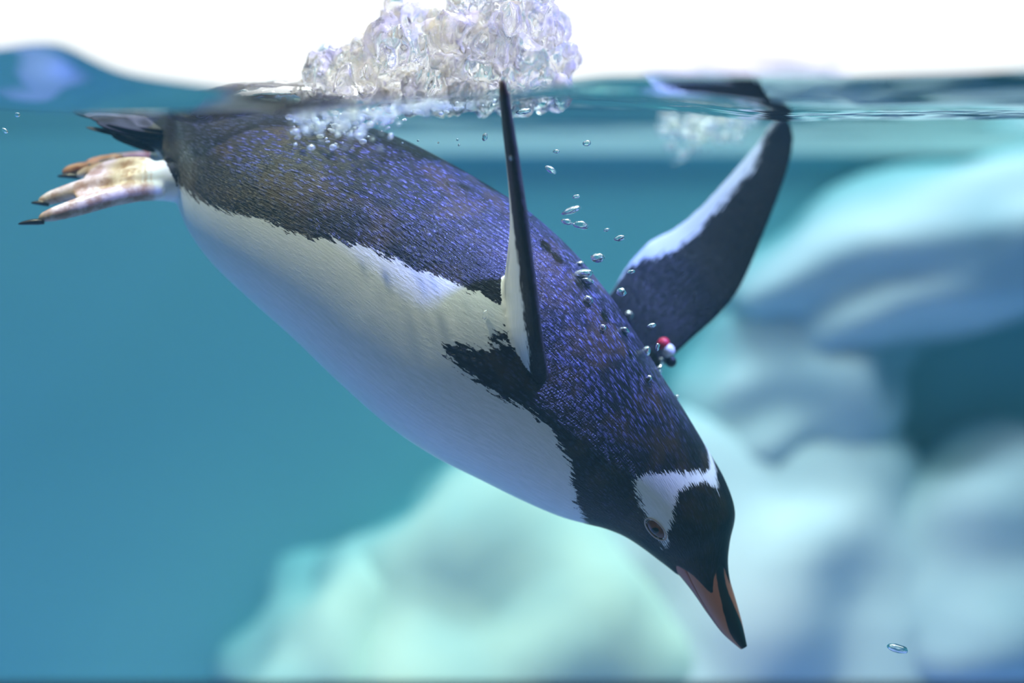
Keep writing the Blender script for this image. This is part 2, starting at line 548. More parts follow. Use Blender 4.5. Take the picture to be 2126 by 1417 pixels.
FDARK = [(1640, 230), (1611, 249), (1588, 280), (1578, 315), (1562, 348), (1542, 374), (1512, 407), (1493, 430), (1453, 473), (1430, 496), (1394, 522), (1348, 535), (1315, 549),
         (1290, 572), (1270, 590), (1200, 640), (1330, 820), (1500, 760), (1700, 500), (1720, 200)]
fsd = seg_dist(fpx, fpy, FDARK) / 2243.0
# the face towards the window is the upper side; the hidden underside is white with a dark front edge
fs_mean = fpts[:, fside[0] > 0, 1].mean() - fpts[:, fside[0] < 0, 1].mean()
upper = fside if fs_mean < 0 else -fside
fsd = np.where(upper > 0, fsd, (0.22 - fu) * 0.05)
add_src(fpts, 1, fsd, ft * 0.3, fu * 0.09)

near_st = []
for (le, te, dl, dt, th) in [((1130, 815), (1090, 800), -0.075, -0.050, 0.020), ((1132, 775), (1080, 770), -0.120, -0.062, 0.017), ((1127, 735), (1062, 735), -0.142, -0.075, 0.015),
                             ((1121, 690), (1050, 690), -0.152, -0.085, 0.0155), ((1115, 640), (1048, 640), -0.160, -0.092, 0.0155), ((1108, 590), (1048, 590), -0.167, -0.098, 0.0155),
                             ((1099, 530), (1057, 530), -0.175, -0.105, 0.0155), ((1089, 465), (1065, 465), -0.183, -0.113, 0.0155), ((1078, 395), (1064, 395), -0.192, -0.124, 0.0145),
                             ((1067, 320), (1056, 320), -0.202, -0.138, 0.0130), ((1057, 250), (1048, 250), -0.212, -0.155, 0.0115), ((1049, 195), (1042, 195), -0.220, -0.172, 0.010),
                             ((1044, 165), (1039, 166), -0.224, -0.185, 0.006)]:
    near_st.append((P(*le, DP + dl), P(*te, DP + dt), th))
npts, nu, nside, nt2 = flipper(near_st, 70, 48)
BODY_PARTS.append(grid_mesh('n', npts))
xm = npts[:, nside[0] > 0, 0].mean() - npts[:, nside[0] < 0, 0].mean()
under = nside if xm < 0 else -nside        # the underside looks to the left, along the flank
lim = np.interp(nt2, [0, 0.12, 0.2, 0.5, 0.58, 0.75, 1], [0.5, 0.30, 0.22, 0.24, 0.32, 0.5, 0.7])
nsd = np.where(under > 0, (lim - nu) * 0.06, np.minimum(0.02, (0.95 - nu) * 0.06 + 0.004))
add_src(npts, 2, nsd, nt2 * 0.3, nu * 0.07)

# legs and feet
def tube(path, radii, flat=None, n=26, m=20):
    path = [Vector(p) for p in path]
    ks = np.linspace(0, len(path) - 1, n)
    C = np.array([[np.interp(k, range(len(path)), [p[c] for p in path]) for c in range(3)] for k in ks])
    R = np.interp(ks, range(len(path)), radii)
    for _ in range(2):
        C[1:-1] = (C[:-2] + 2 * C[1:-1] + C[2:]) / 4
    T = np.gradient(C, axis=0)
    T /= np.linalg.norm(T, axis=1, keepdims=True)
    up = np.array([0.0, 1.0, 0.0])
    B = np.cross(T, up)
    B /= np.linalg.norm(B, axis=1, keepdims=True)
    U = np.cross(B, T)
    a = np.linspace(0, 2 * math.pi, m, endpoint=False)
    fl_ = 1.0 if flat is None else flat
    # round off the ends
    end = np.sqrt(np.clip(1 - (np.maximum(0, np.abs(np.linspace(-1, 1, n)) - 0.86) / 0.14) ** 2, 0.02, 1))
    R = R * end
    return C[:, None, :] + R[:, None, None] * (np.cos(a)[None, :, None] * B[:, None, :] + fl_ * np.sin(a)[None, :, None] * U[:, None, :])

PXM = DP / F
def foot_tube(pts, rad, dep, part, flat=None):
    path = [P(x, y, DP + d) for (x, y), d in zip(pts, dep)]
    q = tube(path, [r * PXM for r in rad], flat)
    BODY_PARTS.append(grid_mesh('t', q))
    add_src(q, part, np.full(q[..., 0].shape, -0.02), np.zeros(q[..., 0].shape), np.zeros(q[..., 0].shape))

def web(poly, deps, thick, part):
    """a thin skin between two toes: strip between two rails"""
    n, m = 24, 12
    a = np.array([[P(x, y, DP + d)[:] for (x, y), d in zip(rail, dep)] for rail, dep in zip(poly, deps)])
    k = np.linspace(0, a.shape[1] - 1, n)
    r0 = np.array([[np.interp(q, range(a.shape[1]), a[0, :, c]) for c in range(3)] for q in k])
    r1 = np.array([[np.interp(q, range(a.shape[1]), a[1, :, c]) for c in range(3)] for q in k])
    ang = np.linspace(0, 2 * math.pi, m * 2, endpoint=False)
    u = (1 - np.cos(ang)) / 2
    nr = np.cross(np.gradient(r0, axis=0), r1 - r0 + 1e-6)
    nr /= np.linalg.norm(nr, axis=1, keepdims=True) + 1e-9
    q = r0[:, None, :] * (1 - u)[None, :, None] + r1[:, None, :] * u[None, :, None] + (np.sign(np.sin(ang)) * np.sqrt(np.abs(np.sin(ang))) * thick / 2)[None, :, None] * nr[:, None, :]
    BODY_PARTS.append(grid_mesh('w', q))
    add_src(q, part, np.full(q[..., 0].shape, -0.02), np.zeros(q[..., 0].shape), np.zeros(q[..., 0].shape))

# feathered shank joining the flank, running out into the bare foot
leg = tube([P(450, 385, DP + 0.036), P(390, 375, DP + 0.032), P(345, 374, DP + 0.020), P(300, 378, DP + 0.010), P(262, 384, DP + 0.004), P(235, 390, DP + 0.0)], [r * PXM for r in (40, 48, 44, 38, 28, 16)], None, 36, 28)
BODY_PARTS.append(grid_mesh('l', leg))
add_src(leg, 5, np.minimum(seg_dist(*to_px(leg), DARK) / 2243.0, 0.02), np.linspace(0, 0.08, leg.shape[0])[:, None].repeat(leg.shape[1], 1), np.zeros(leg[..., 0].shape))
leg = tube([P(440, 325, DP + 0.09), P(370, 326, DP + 0.08), P(310, 328, DP + 0.07)], [r * PXM for r in (40, 28, 15)])
BODY_PARTS.append(grid_mesh('l', leg))
add_src(leg, 5, np.minimum(seg_dist(*to_px(leg), DARK) / 2243.0, 0.02), np.linspace(0, 0.08, leg.shape[0])[:, None].repeat(leg.shape[1], 1), np.zeros(leg[..., 0].shape))
# near foot: sole bridge, three toes
foot_tube([(345, 392), (290, 396), (230, 408), (160, 430), (110, 445), (78, 454)], [24, 22, 21, 19, 15, 8], [0.007, -0.003, -0.010, -0.016, -0.018, -0.018], 3)
foot_tube([(330, 368), (270, 372), (200, 384), (140, 400), (105, 411), (78, 421)], [28, 26, 22, 18, 15, 8], [0.007, 0.007, 0.010, 0.014, 0.016, 0.016], 3)
foot_tube([(320, 348), (265, 344), (215, 352), (180, 358), (158, 364)], [22, 20, 17, 13, 6], [0.012, 0.022, 0.030, 0.037, 0.042], 3)
web([[(330, 392), (270, 396), (215, 408), (165, 425)], [(320, 368), (260, 372), (200, 384), (150, 398)]], [[0.006, -0.002, -0.008, -0.012], [0.008, 0.008, 0.010, 0.012]], 0.008, 3)
web([[(320, 368), (260, 370), (200, 380), (165, 390)], [(316, 344), (262, 342), (215, 350), (190, 356)]], [[0.008, 0.008, 0.010, 0.012], [0.014, 0.022, 0.030, 0.034]], 0.008, 3)
# far foot behind it: rusty upper side, toes held together
foot_tube([(345, 330), (290, 326), (240, 331), (200, 336), (175, 340)], [17, 14, 14, 12, 7], [0.100, 0.090, 0.080, 0.075, 0.075], 4)
foot_tube([(250, 335), (200, 345), (165, 350), (142, 355), (128, 361)], [12, 13, 14, 12, 6], [0.080, 0.065, 0.060, 0.060, 0.060], 4)

# merge everything into one skin
bm = bmesh.new()
for verts_, faces_ in BODY_PARTS:
    base = len(bm.verts)
    vs = [bm.verts.new(tuple(v)) for v in verts_]
    for f in faces_:
        try:
            bm.faces.new([vs[i] for i in f])
        except ValueError:
            pass
bmesh.ops.recalc_face_normals(bm, faces=bm.faces)
raw = bpy.data.meshes.new('raw')
bm.to_mesh(raw)
bm.free()
rawo = bpy.data.objects.new('raw', raw)
COL.objects.link(rawo)
md = rawo.modifiers.new('r', 'REMESH')
md.mode = 'VOXEL'
md.voxel_size = 0.0019
md2 = rawo.modifiers.new('s', 'SMOOTH')
md2.factor = 0.5
md2.iterations = 4
deps = bpy.context.evaluated_depsgraph_get()
body_me = bpy.data.meshes.new_from_object(rawo.evaluated_get(deps))
bpy.data.objects.remove(rawo)
nv = len(body_me.vertices)
co = np.empty(nv * 3)
body_me.vertices.foreach_get('co', co)
co = co.reshape(-1, 3)

sp = np.concatenate([s[0] for s in SRC]); spart = np.concatenate([s[1] for s in SRC]); ssd = np.concatenate([s[2] for s in SRC])
ss = np.concatenate([s[3] for s in SRC]); sw = np.concatenate([s[4] for s in SRC])
kd = KDTree(len(sp))
for i, p in enumerate(sp):
    kd.insert(p, i)
kd.balance()
KN = 4
ii = np.empty((nv, KN), int); dd_ = np.empty((nv, KN))
fn_ = kd.find_n
for i in range(nv):
    r = fn_(co[i], KN)
    ii[i] = [q[1] for q in r]
    dd_[i] = [q[2] for q in r]
wt = 1.0 / (dd_ ** 2 + 1e-8)
wt /= wt.sum(1, keepdims=True)
pj = spart[ii]
same = pj == pj[:, :1]
wj = sw[ii]
wj = np.where(same & (np.abs(wj - wj[:, :1]) < 0.2), wj, wj[:, :1])
sj = np.where(same, ss[ii], ss[ii][:, :1])
vpx, vpy = to_px(co)
legmask = 1 - smoothstep(250, 335, vpx)
isfoot = np.where(pj == 5, legmask[:, None], ((pj == 3) | (pj == 4)) * (1 - smoothstep(300, 340, vpx))[:, None])
a_sd = (wt * ssd[ii]).sum(1); a_foot = (wt * isfoot).sum(1); a_rust = (wt * (pj == 4)).sum(1)
a_s = (wt * sj).sum(1); a_w = (wt * wj).sum(1); a_fl = (wt * ((pj == 1) | (pj == 2))).sum(1)

def put_attr(me, name, arr):
    at = me.attributes.new(name, 'FLOAT', 'POINT')
    at.data.foreach_set('value', np.asarray(arr, np.float32))
for nm, ar in (('dark_edge', a_sd), ('foot', a_foot), ('rust', a_rust), ('along', a_s), ('around', a_w), ('wing', a_fl), ('wing_far', (wt * (pj == 1)).sum(1)), ('wing_near', (wt * (pj == 2)).sum(1))):
    put_attr(body_me, nm, ar)
body_me.polygons.foreach_set('use_smooth', [True] * len(body_me.polygons))

def plumage():
    m, nt = new_mat('penguin_plumage')
    out = N(nt, 'ShaderNodeOutputMaterial')
    b = N(nt, 'ShaderNodeBsdfPrincipled')
    L(nt, b.outputs[0], out.inputs[0])
    def attr(n):
        a = N(nt, 'ShaderNodeAttribute')
        a.attribute_name = n
        return a.outputs['Fac']
    def math_(op, x, y=None, clamp=False):
        n = N(nt, 'ShaderNodeMath', operation=op, use_clamp=clamp)
        for k, v in enumerate((x, y)):
            if v is None:
                continue
            if hasattr(v, 'node'):
                L(nt, v, n.inputs[k])
            else:
                n.inputs[k].default_value = v
        return n.outputs[0]
    def maprange(x, a, b_, c=0.0, d=1.0, smooth=True):
        n = N(nt, 'ShaderNodeMapRange')
        n.interpolation_type = 'SMOOTHSTEP' if smooth else 'LINEAR'
        L(nt, x, n.inputs[0])
        for k, v in zip((1, 2, 3, 4), (a, b_, c, d)):
            n.inputs[k].default_value = v
        return n.outputs[0]
    def mixc(f, c1, c2):
        n = N(nt, 'ShaderNodeMix', data_type='RGBA')
        L(nt, f, n.inputs[0]) if hasattr(f, 'node') else setattr(n.inputs[0], 'default_value', f)
        for k, c in ((6, c1), (7, c2)):
            if hasattr(c, 'node'):
                L(nt, c, n.inputs[k])
            else:
                n.inputs[k].default_value = (*c, 1)
        return n.outputs[2]
    def tex(vec, scale, detail=2, rough=0.5):
        n = N(nt, 'ShaderNodeTexNoise')
        n.inputs['Scale'].default_value = scale
        n.inputs['Detail'].default_value = detail
        n.inputs['Roughness'].default_value = rough
        L(nt, vec, n.inputs['Vector'])
        return n.outputs['Fac']
    def coord(sx, sy):
        c = N(nt, 'ShaderNodeCombineXYZ')
        L(nt, math_('MULTIPLY', attr('along'), sx), c.inputs[0])
        L(nt, math_('MULTIPLY', attr('around'), sy), c.inputs[1])
        return c.outputs[0]
    geo = N(nt, 'ShaderNodeNewGeometry')
    streak = tex(coord(90, 620), 1.0, 3, 0.65)        # feather barbs
    streak2 = tex(coord(60, 420), 1.0, 3, 0.55)
    blot = tex(geo.outputs['Position'], 22.0, 3, 0.55)
    # edge of the dark plumage, ragged along the feathers
    e = math_('ADD', attr('dark_edge'), math_('MULTIPLY', math_('SUBTRACT', streak2, 0.5), 0.022))
    e = math_('ADD', e, math_('MULTIPLY', math_('SUBTRACT', streak, 0.5), 0.014))
    e = math_('ADD', e, math_('MULTIPLY', math_('SUBTRACT', tex(geo.outputs['Position'], 170.0, 3, 0.6), 0.5), 0.006))
    dark = maprange(e, -0.0006, 0.0010)
    # dark feathers: black brown with slate blue tips, brightened to carry the blue sheen
    vo = N(nt, 'ShaderNodeTexVoronoi', feature='F1')
    vo.inputs['Scale'].default_value = 1.0
    L(nt, coord(150, 330), vo.inputs['Vector'])
    tip = math_('MULTIPLY', maprange(vo.outputs['Distance'], 0.15, 0.6, 1.0, 0.0), maprange(streak, 0.38, 0.62))
    onback = maprange(attr('along'), 0.62, 0.74, 1.0, 0.25)
    onback = math_('MULTIPLY', onback, maprange(attr('wing'), 0.3, 0.7, 1.0, 0.12))
    inner = maprange(attr('dark_edge'), 0.01, 0.06)
    tipf = math_('MULTIPLY', math_('MULTIPLY', tip, onback), maprange(inner, 0.0, 1.0, 0.25, 1.0))
    base_d = mixc(maprange(blot, 0.45, 0.65), (0.006, 0.005, 0.006), (0.040, 0.023, 0.011))
    darkc = mixc(tipf, base_d, (0.15, 0.15, 0.32))
    whitec = mixc(maprange(streak2, 0.3, 0.7), (0.80, 0.83, 0.80), (0.90, 0.91, 0.90))
    whitec = mixc(attr('wing_far'), whitec, (0.36, 0.41, 0.47))  # far flipper's white greyed in the colour to look less lit
    darkc = mixc(attr('wing_far'), darkc, (0.007, 0.006, 0.008))
    darkc = mixc(math_('MULTIPLY', attr('wing_near'), 0.8), darkc, (0.055, 0.048, 0.046))  # near flipper's dark feathers painted greyer, as if light fell on them
    plum = mixc(dark, whitec, darkc)
    # bare skin of the feet
    fn = tex(geo.outputs['Position'], 70.0, 3, 0.6)
    skin = mixc(maprange(fn, 0.35, 0.65), (0.42, 0.25, 0.15), (0.72, 0.58, 0.46))
    skin = mixc(attr('rust'), skin, mixc(maprange(fn, 0.35, 0.7), (0.28, 0.085, 0.03), (0.52, 0.26, 0.14)))
    colr = mixc(maprange(math_('ADD', attr('foot'), math_('MULTIPLY', math_('SUBTRACT', fn, 0.5), 0.5)), 0.2, 0.8), plum, skin)
    L(nt, colr, b.inputs['Base Color'])
    b.inputs['Roughness'].default_value = 0.36
    L(nt, maprange(attr('wing'), 0.3, 0.7, 0.42, 0.08), b.inputs['Specular IOR Level'])
    bp = N(nt, 'ShaderNodeBump')
    bp.inputs['Distance'].default_value = 0.0016
    L(nt, maprange(dark, 0.0, 1.0, 0.18, 0.9), bp.inputs['Strength'])
    L(nt, math_('ADD', streak, math_('MULTIPLY', tip, 0.5)), bp.inputs['Height'])
    L(nt, bp.outputs[0], b.inputs['Normal'])
    return m
M_PLUM = plumage()
body_me.materials.clear()
body_me.materials.append(M_PLUM)

penguin = bpy.data.objects.new('penguin', None)
COL.objects.link(penguin)
tag(penguin, 'black and white gentoo penguin diving head down with both flippers raised', 'penguin')
body = bpy.data.objects.new('body', body_me)
COL.objects.link(body)
body.parent = penguin

bvh = BVHTree.FromPolygons([tuple(c) for c in co], [tuple(p.vertices) for p in body_me.polygons])
def hit(px, py):
    d = P(px, py, 1.0).normalized()
    r = bvh.ray_cast(Vector((0, 0, 0)), d)
    return (r[0], r[1]) if r[0] is not None else (None, None)

# beak: two horny halves growing out of the feathers
def beak_mat(name, lower):
    m, nt = new_mat(name)
    out = N(nt, 'ShaderNodeOutputMaterial')
    b = N(nt, 'ShaderNodeBsdfPrincipled')
    b.inputs['Roughness'].default_value = 0.35
    L(nt, b.outputs[0], out.inputs[0])
    a = N(nt, 'ShaderNodeAttribute')
    a.attribute_name = 'black'
    r = N(nt, 'ShaderNodeValToRGB')
    r.color_ramp.elements[0].position = 0.42
    r.color_ramp.elements[1].position = 0.58
    r.color_ramp.elements[0].color = (0.52, 0.14, 0.08, 1) if lower else (0.62, 0.23, 0.13, 1)
    r.color_ramp.elements[1].color = (0.012, 0.014, 0.018, 1)
    g = N(nt, 'ShaderNodeNewGeometry')
    n = N(nt, 'ShaderNodeTexNoise')
    n.inputs['Scale'].default_value = 160
    L(nt, g.outputs['Position'], n.inputs['Vector'])
    ma = N(nt, 'ShaderNodeMath', operation='MULTIPLY_ADD')
    L(nt, n.outputs['Fac'], ma.inputs[0])
    ma.inputs[1].default_value = 0.25
    L(nt, a.outputs['Fac'], ma.inputs[2])
    L(nt, ma.outputs[0], r.inputs['Fac'])
    L(nt, r.outputs[0], b.inputs['Base Color'])
    return m

def beak_half(name, th0, th1, mat, lower):
    t = np.linspace(19.0, 25.0, 70)
    th = np.radians(np.linspace(th0, th1, 60))
    C, hv, pd, k = section(t)
    rd, T = width_perp(t)
    rd = rd * k
    ph = th[None, :] + pd[:, None]
    off = np.sin(ph)[..., None] * hv[:, None, :]
    off[..., 1] -= np.cos(ph) * rd[:, None]
    sc = interp([(19, 0.93), (21, 0.985), (23, 1.0), (25, 1.0)], t)
    outer = C[:, None, :] + off * sc[:, None, None]
    # inner side of the mouth: flat closing surface
    m = outer.shape[1]
    close = np.linspace(0, 1, 14)[1:-1]
    inner = outer[:, -1:, :] * (1 - close)[None, :, None] + outer[:, :1, :] * close[None, :, None]
    pts = np.concatenate([outer, inner], 1)
    vs, fs = grid_mesh(name, pts)
    o = link_mesh(name, vs, fs, mat, penguin)
    ad = np.abs(np.degrees(th))
    if lower:
        bl = np.zeros((70, m))
    else:
        tipk = interp([(19, 16), (21.5, 15), (22.5, 17), (23.4, 30), (24.2, 50), (25, 66)], t)
        bl = 0.5 + (tipk[:, None] - ad[None, :]) / 22.0
        bl = np.clip(bl, 0, 1) - 0.125
    bl = np.concatenate([bl, np.zeros((70, 12))], 1)
    put_attr(o.data, 'black', bl.ravel())
    return o
up_beak = beak_half('upper_beak', -84, 84, beak_mat('upper_beak_horn', False), False)
lo_beak = beak_half('lower_beak', 86.5, 273.5, beak_mat('lower_beak_horn', True), True)
up_beak['label'] = 'upper half of the beak, orange sides with a black ridge'
lo_beak['label'] = 'reddish lower half of the beak'

# eyes
def uv_sphere(name, c, axes, radii, mat, parent, seg=28, rings=18):
    vs, fs = [], []
    for i in range(rings + 1):
        v = math.pi * i / rings
        for j in range(seg):
            u = 2 * math.pi * j / seg
            l = (math.sin(v) * math.cos(u) * radii[0], math.sin(v) * math.sin(u) * radii[1], math.cos(v) * radii[2])
            vs.append(c + axes[0] * l[0] + axes[1] * l[1] + axes[2] * l[2])
    for i in range(rings):
        for j in range(seg):
            j2 = (j + 1) % seg
            fs.append((i * seg + j, (i + 1) * seg + j, (i + 1) * seg + j2, i * seg + j2))
    return link_mesh(name, vs, fs, mat, parent)

def torus_strip(name, c, ax, ay, an, ra, rb, r, mat, parent, dome=0.0):
    vs, fs = [], []
    n, m = 40, 8
    for i in range(n):
        u = 2 * math.pi * i / n
        p = c + ax * (math.cos(u) * ra) + ay * (math.sin(u) * rb)
        rad = (ax * (math.cos(u)) + ay * math.sin(u)).normalized()
        for j in range(m):
            v = 2 * math.pi * j / m
            vs.append(p + rad * (math.cos(v) * r) + an * (math.sin(v) * r))
    for i in range(n):
        for j in range(m):
            fs.append((i * m + j, ((i + 1) % n) * m + j, ((i + 1) % n) * m + (j + 1) % m, i * m + (j + 1) % m))
    return link_mesh(name, vs, fs, mat, parent)

M_IRIS = principled('brown_eye', (0.05, 0.022, 0.015), 0.08, 0.6, 90, (0.20, 0.07, 0.04))
M_PUPIL = principled('black_pupil', (0.004, 0.004, 0.005), 0.05, 0.6)
M_LID = principled('pale_eyelid', (0.55, 0.50, 0.48), 0.5, 0.3, 120, (0.66, 0.45, 0.36))

def make_eye(pos, nrm, along):
    ax = (along - nrm * along.dot(nrm)).normalized()
    ay = nrm.cross(ax).normalized()
    e = uv_sphere('eye', pos - nrm * 0.0030, (ax, ay, nrm), (0.0128, 0.0066, 0.0058), M_IRIS, penguin)
    e['label'] = 'dark brown eye with a pale lid'
    uv_sphere('pupil', pos + nrm * 0.0009, (ax, ay, nrm), (0.0046, 0.0040, 0.0024), M_PUPIL, e)
    torus_strip('eyelid', pos + nrm * 0.0002, ax, ay, nrm, 0.0132, 0.0068, 0.0008, M_LID, e)
    return e

ep, en = hit(1361, 1098)
tang = (P(1381, 1128, DP) - P(1344, 1070, DP)).normalized()
make_eye(ep, en, tang)
# the other eye, mirrored about the plane of the spine
Ce, hve, pde, ke = section(np.array([18.6]))
Cc = Vector(Ce[0]); hvv = Vector(hve[0]); 
rdd = float(width_perp(np.array([18.6]))[0][0])
Tt = Vector(width_perp(np.array([18.6]))[1][0])
dors = (hvv * math.sin(pde[0]) + Vector((0, -rdd, 0)) * math.cos(pde[0])).normalized()
side = Tt.cross(dors).normalized()
ep2 = ep - side * (2 * (ep - Cc).dot(side))
r = bvh.find_nearest(ep2)
en2 = r[1]
make_eye(r[0], en2, tang - side * (2 * tang.dot(side)))

# claws
M_CLAW = principled('black_claw', (0.012, 0.010, 0.008), 0.3, 0.5)
def claw(p0, p1, d, r0):
    a, b = P(*p0, DP + d), P(*p1, DP + d)
    mid = (a + b) / 2 + Vector((0, 0, 0.0015))
    n, m = 14, 12
    vs, fs = [], []
    for i in range(n):
        t = i / (n - 1)
        c = a * (1 - t) ** 2 + mid * 2 * t * (1 - t) + b * t * t
        T = ((mid - a) * (1 - t) + (b - mid) * t).normalized()
        B = T.cross(Vector((0, 1, 0))).normalized()
        U = B.cross(T)
        rr = r0 * PXM * math.sqrt(max(0.003, 1 - t ** 1.6)) * (0.75 + 0.25 * min(1, t * 4))
        for j in range(m):
            u = 2 * math.pi * j / m
            vs.append(c + B * (math.cos(u) * rr * 0.8) + U * (math.sin(u) * rr))
    for i in range(n - 1):
        for j in range(m):
            fs.append((i * m + j, i * m + (j + 1) % m, (i + 1) * m + (j + 1) % m, (i + 1) * m + j))
    fs.append(tuple(range(m - 1, -1, -1)))
    fs.append(tuple((n - 1) * m + j for j in range(m)))
    return link_mesh('claw', vs, fs, M_CLAW, penguin)
claw((92, 460), (37, 465), -0.019, 9)
claw((102, 424), (64, 421), 0.014, 8)
claw((168, 367), (118, 366), 0.052, 8)
claw((190, 347), (176, 340), 0.06, 7)

# tail feathers
M_TAIL = principled('tail_feather', (0.016, 0.012, 0.010), 0.6, 0.1, 60, (0.04, 0.034, 0.036))
M_TAILP = principled('pale_tail_feather', (0.03, 0.024, 0.022), 0.6, 0.1, 60, (0.13, 0.12, 0.12))
def feather(p0, p1, d0, d1, w, mat, roll):
    a, b = P(*p0, DP + d0 + 0.03), P(*p1, DP + d1 + 0.035)
    T = (b - a).normalized()
    S = (Vector((0, math.cos(roll), math.sin(roll))) - T * Vector((0, math.cos(roll), math.sin(roll))).dot(T)).normalized()
    U = T.cross(S)
    n = 18
    vs, fs = [], []
    for i in range(n):
        t = i / (n - 1)
        wd = w * (1 - t ** 3) ** 0.5 * (0.7 + 0.3 * min(1, t * 3))
        wd = max(wd, 0.0004)
        c = a.lerp(b, t)
        for (sx, uz) in ((-1, 0), (-0.5, 0.25), (0, 0.5), (0.5, 0.25), (1, 0), (0.5, -0.1), (0, -0.1), (-0.5, -0.1)):
            vs.append(c + S * (sx * wd) + U * (uz * 0.0025 * (1 - 0.6 * t)))
    for i in range(n - 1):
        for j in range(8):
            fs.append((i * 8 + j, i * 8 + (j + 1) % 8, (i + 1) * 8 + (j + 1) % 8, (i + 1) * 8 + j))
    fs.append(tuple(range(7, -1, -1)))
    fs.append(tuple((n - 1) * 8 + j for j in range(8)))
    return link_mesh('tail_feather', vs, fs, mat, penguin)
for (p0, p1, d0, d1, w, pale, roll) in [
        ((350, 246), (150, 228), 0.03, 0.05, 0.012, 0, 0.9), ((350, 252), (166, 229), 0.01, 0.02, 0.011, 0, 0.6), ((345, 262), (172, 236), 0.0, 0.0, 0.010, 1, 0.8),
        ((345, 272), (185, 243), 0.0, -0.01, 0.010, 0, 0.7), ((340, 282), (200, 254), 0.0, -0.015, 0.009, 0, 0.9), ((338, 296), (178, 264), 0.01, -0.01, 0.007, 1, 0.5),
        ((338, 304), (230, 279), 0.02, 0.0, 0.010, 0, 0.8), ((340, 312), (255, 291), 0.03, 0.02, 0.008, 0, 0.7), ((350, 240), (175, 224), 0.06, 0.08, 0.011, 0, 0.5)]:
    feather(p0, p1, d0, d1, w, M_TAILP if pale else M_TAIL, roll)

# beaded identity band on the far flipper
M_RED = principled('red_bead', (0.62, 0.015, 0.05), 0.4, 0.4)
M_WHITEB = principled('white_bead', (0.80, 0.80, 0.78), 0.4, 0.4)
M_BLACKB = principled('black_bead', (0.008, 0.008, 0.010), 0.4, 0.4)
band = bpy.data.objects.new('flipper_band', None)
COL.objects.link(band)
band.parent = penguin
band['label'] = 'beaded band of red, white and black beads on the far flipper'
def bead(px, py, d, r, ln, mat, ang):
    ax = Vector((math.cos(ang), 0, -math.sin(ang)))
    ay = Vector((0, 1, 0))
    an = ax.cross(ay)
    o = uv_sphere('bead', P(px, py, d), (ay, an, ax), (r * PXM, r * PXM, ln * PXM), mat, band, 20, 12)
    return o
fbp = FD - 0.022
bead(1377, 713, fbp, 14, 13, M_RED, 0.9)
bead(1387, 727, fbp, 14.5, 15, M_WHITEB, 1.0)
bead(1393, 750, fbp + 0.004, 12.5, 13, M_BLACKB, 0.9)
cord = tube([P(1368, 700, fbp + 0.004), P(1377, 713, fbp), P(1387, 729, fbp), P(1393, 750, fbp + 0.004), P(1396, 758, fbp + 0.014)], [0.0015] * 5)
cv, cf = grid_mesh('c', cord)
link_mesh('cord', cv, cf, M_BLACKB, band)

# ------------------------------------------------------------------ splash above the surface
def splash_mat():
    m, nt = new_mat('aerated_splash_water')
    out = N(nt, 'ShaderNodeOutputMaterial')
    g = N(nt, 'ShaderNodeBsdfGlass')
    g.inputs['IOR'].default_value = 1.33
    tl = N(nt, 'ShaderNodeBsdfTranslucent')
    df = N(nt, 'ShaderNodeBsdfDiffuse')
    geo = N(nt, 'ShaderNodeNewGeometry')
    n = N(nt, 'ShaderNodeTexNoise')
    n.inputs['Scale'].default_value = 38
    n.inputs['Detail'].default_value = 3
    L(nt, geo.outputs['Position'], n.inputs['Vector'])
    r = N(nt, 'ShaderNodeValToRGB')
    r.color_ramp.elements[0].color = (0.66, 0.64, 0.74, 1)
    r.color_ramp.elements[1].color = (0.92, 0.86, 0.66, 1)
    r.color_ramp.elements[0].position, r.color_ramp.elements[1].position = 0.4, 0.6
    L(nt, n.outputs['Fac'], r.inputs['Fac'])
    L(nt, r.outputs[0], tl.inputs['Color'])
    L(nt, r.outputs[0], df.inputs['Color'])
    a = N(nt, 'ShaderNodeMixShader')
    L(nt, tl.outputs[0], a.inputs[1])
    L(nt, df.outputs[0], a.inputs[2])
    n2 = N(nt, 'ShaderNodeTexNoise')
    n2.inputs['Scale'].default_value = 55
    n2.inputs['Detail'].default_value = 4
    L(nt, geo.outputs['Position'], n2.inputs['Vector'])
    mr = N(nt, 'ShaderNodeMapRange')
    mr.inputs[1].default_value, mr.inputs[2].default_value, mr.inputs[3].default_value, mr.inputs[4].default_value = 0.38, 0.68, 0.02, 0.55
    L(nt, n2.outputs['Fac'], mr.inputs[0])
    b = N(nt, 'ShaderNodeMixShader')
    L(nt, mr.outputs[0], b.inputs[0])
    L(nt, g.outputs[0], b.inputs[1])
    L(nt, a.outputs[0], b.inputs[2])
    L(nt, b.outputs[0], out.inputs[0])
    return m
M_SPLASH = splash_mat()
SPL = [(615, 230), (622, 160), (640, 122), (672, 108), (708, 110), (728, 102), (748, 78), (782, 62), (786, 20), (800, -20), (820, -20), (826, 15), (850, 26), (880, 22), (905, 20), (925, 5), (940, -40),
       (1000, -90), (1080, -110), (1150, -60), (1164, 40), (1172, 78), (1190, 96), (1197, 128), (1186, 160), (1180, 230)]
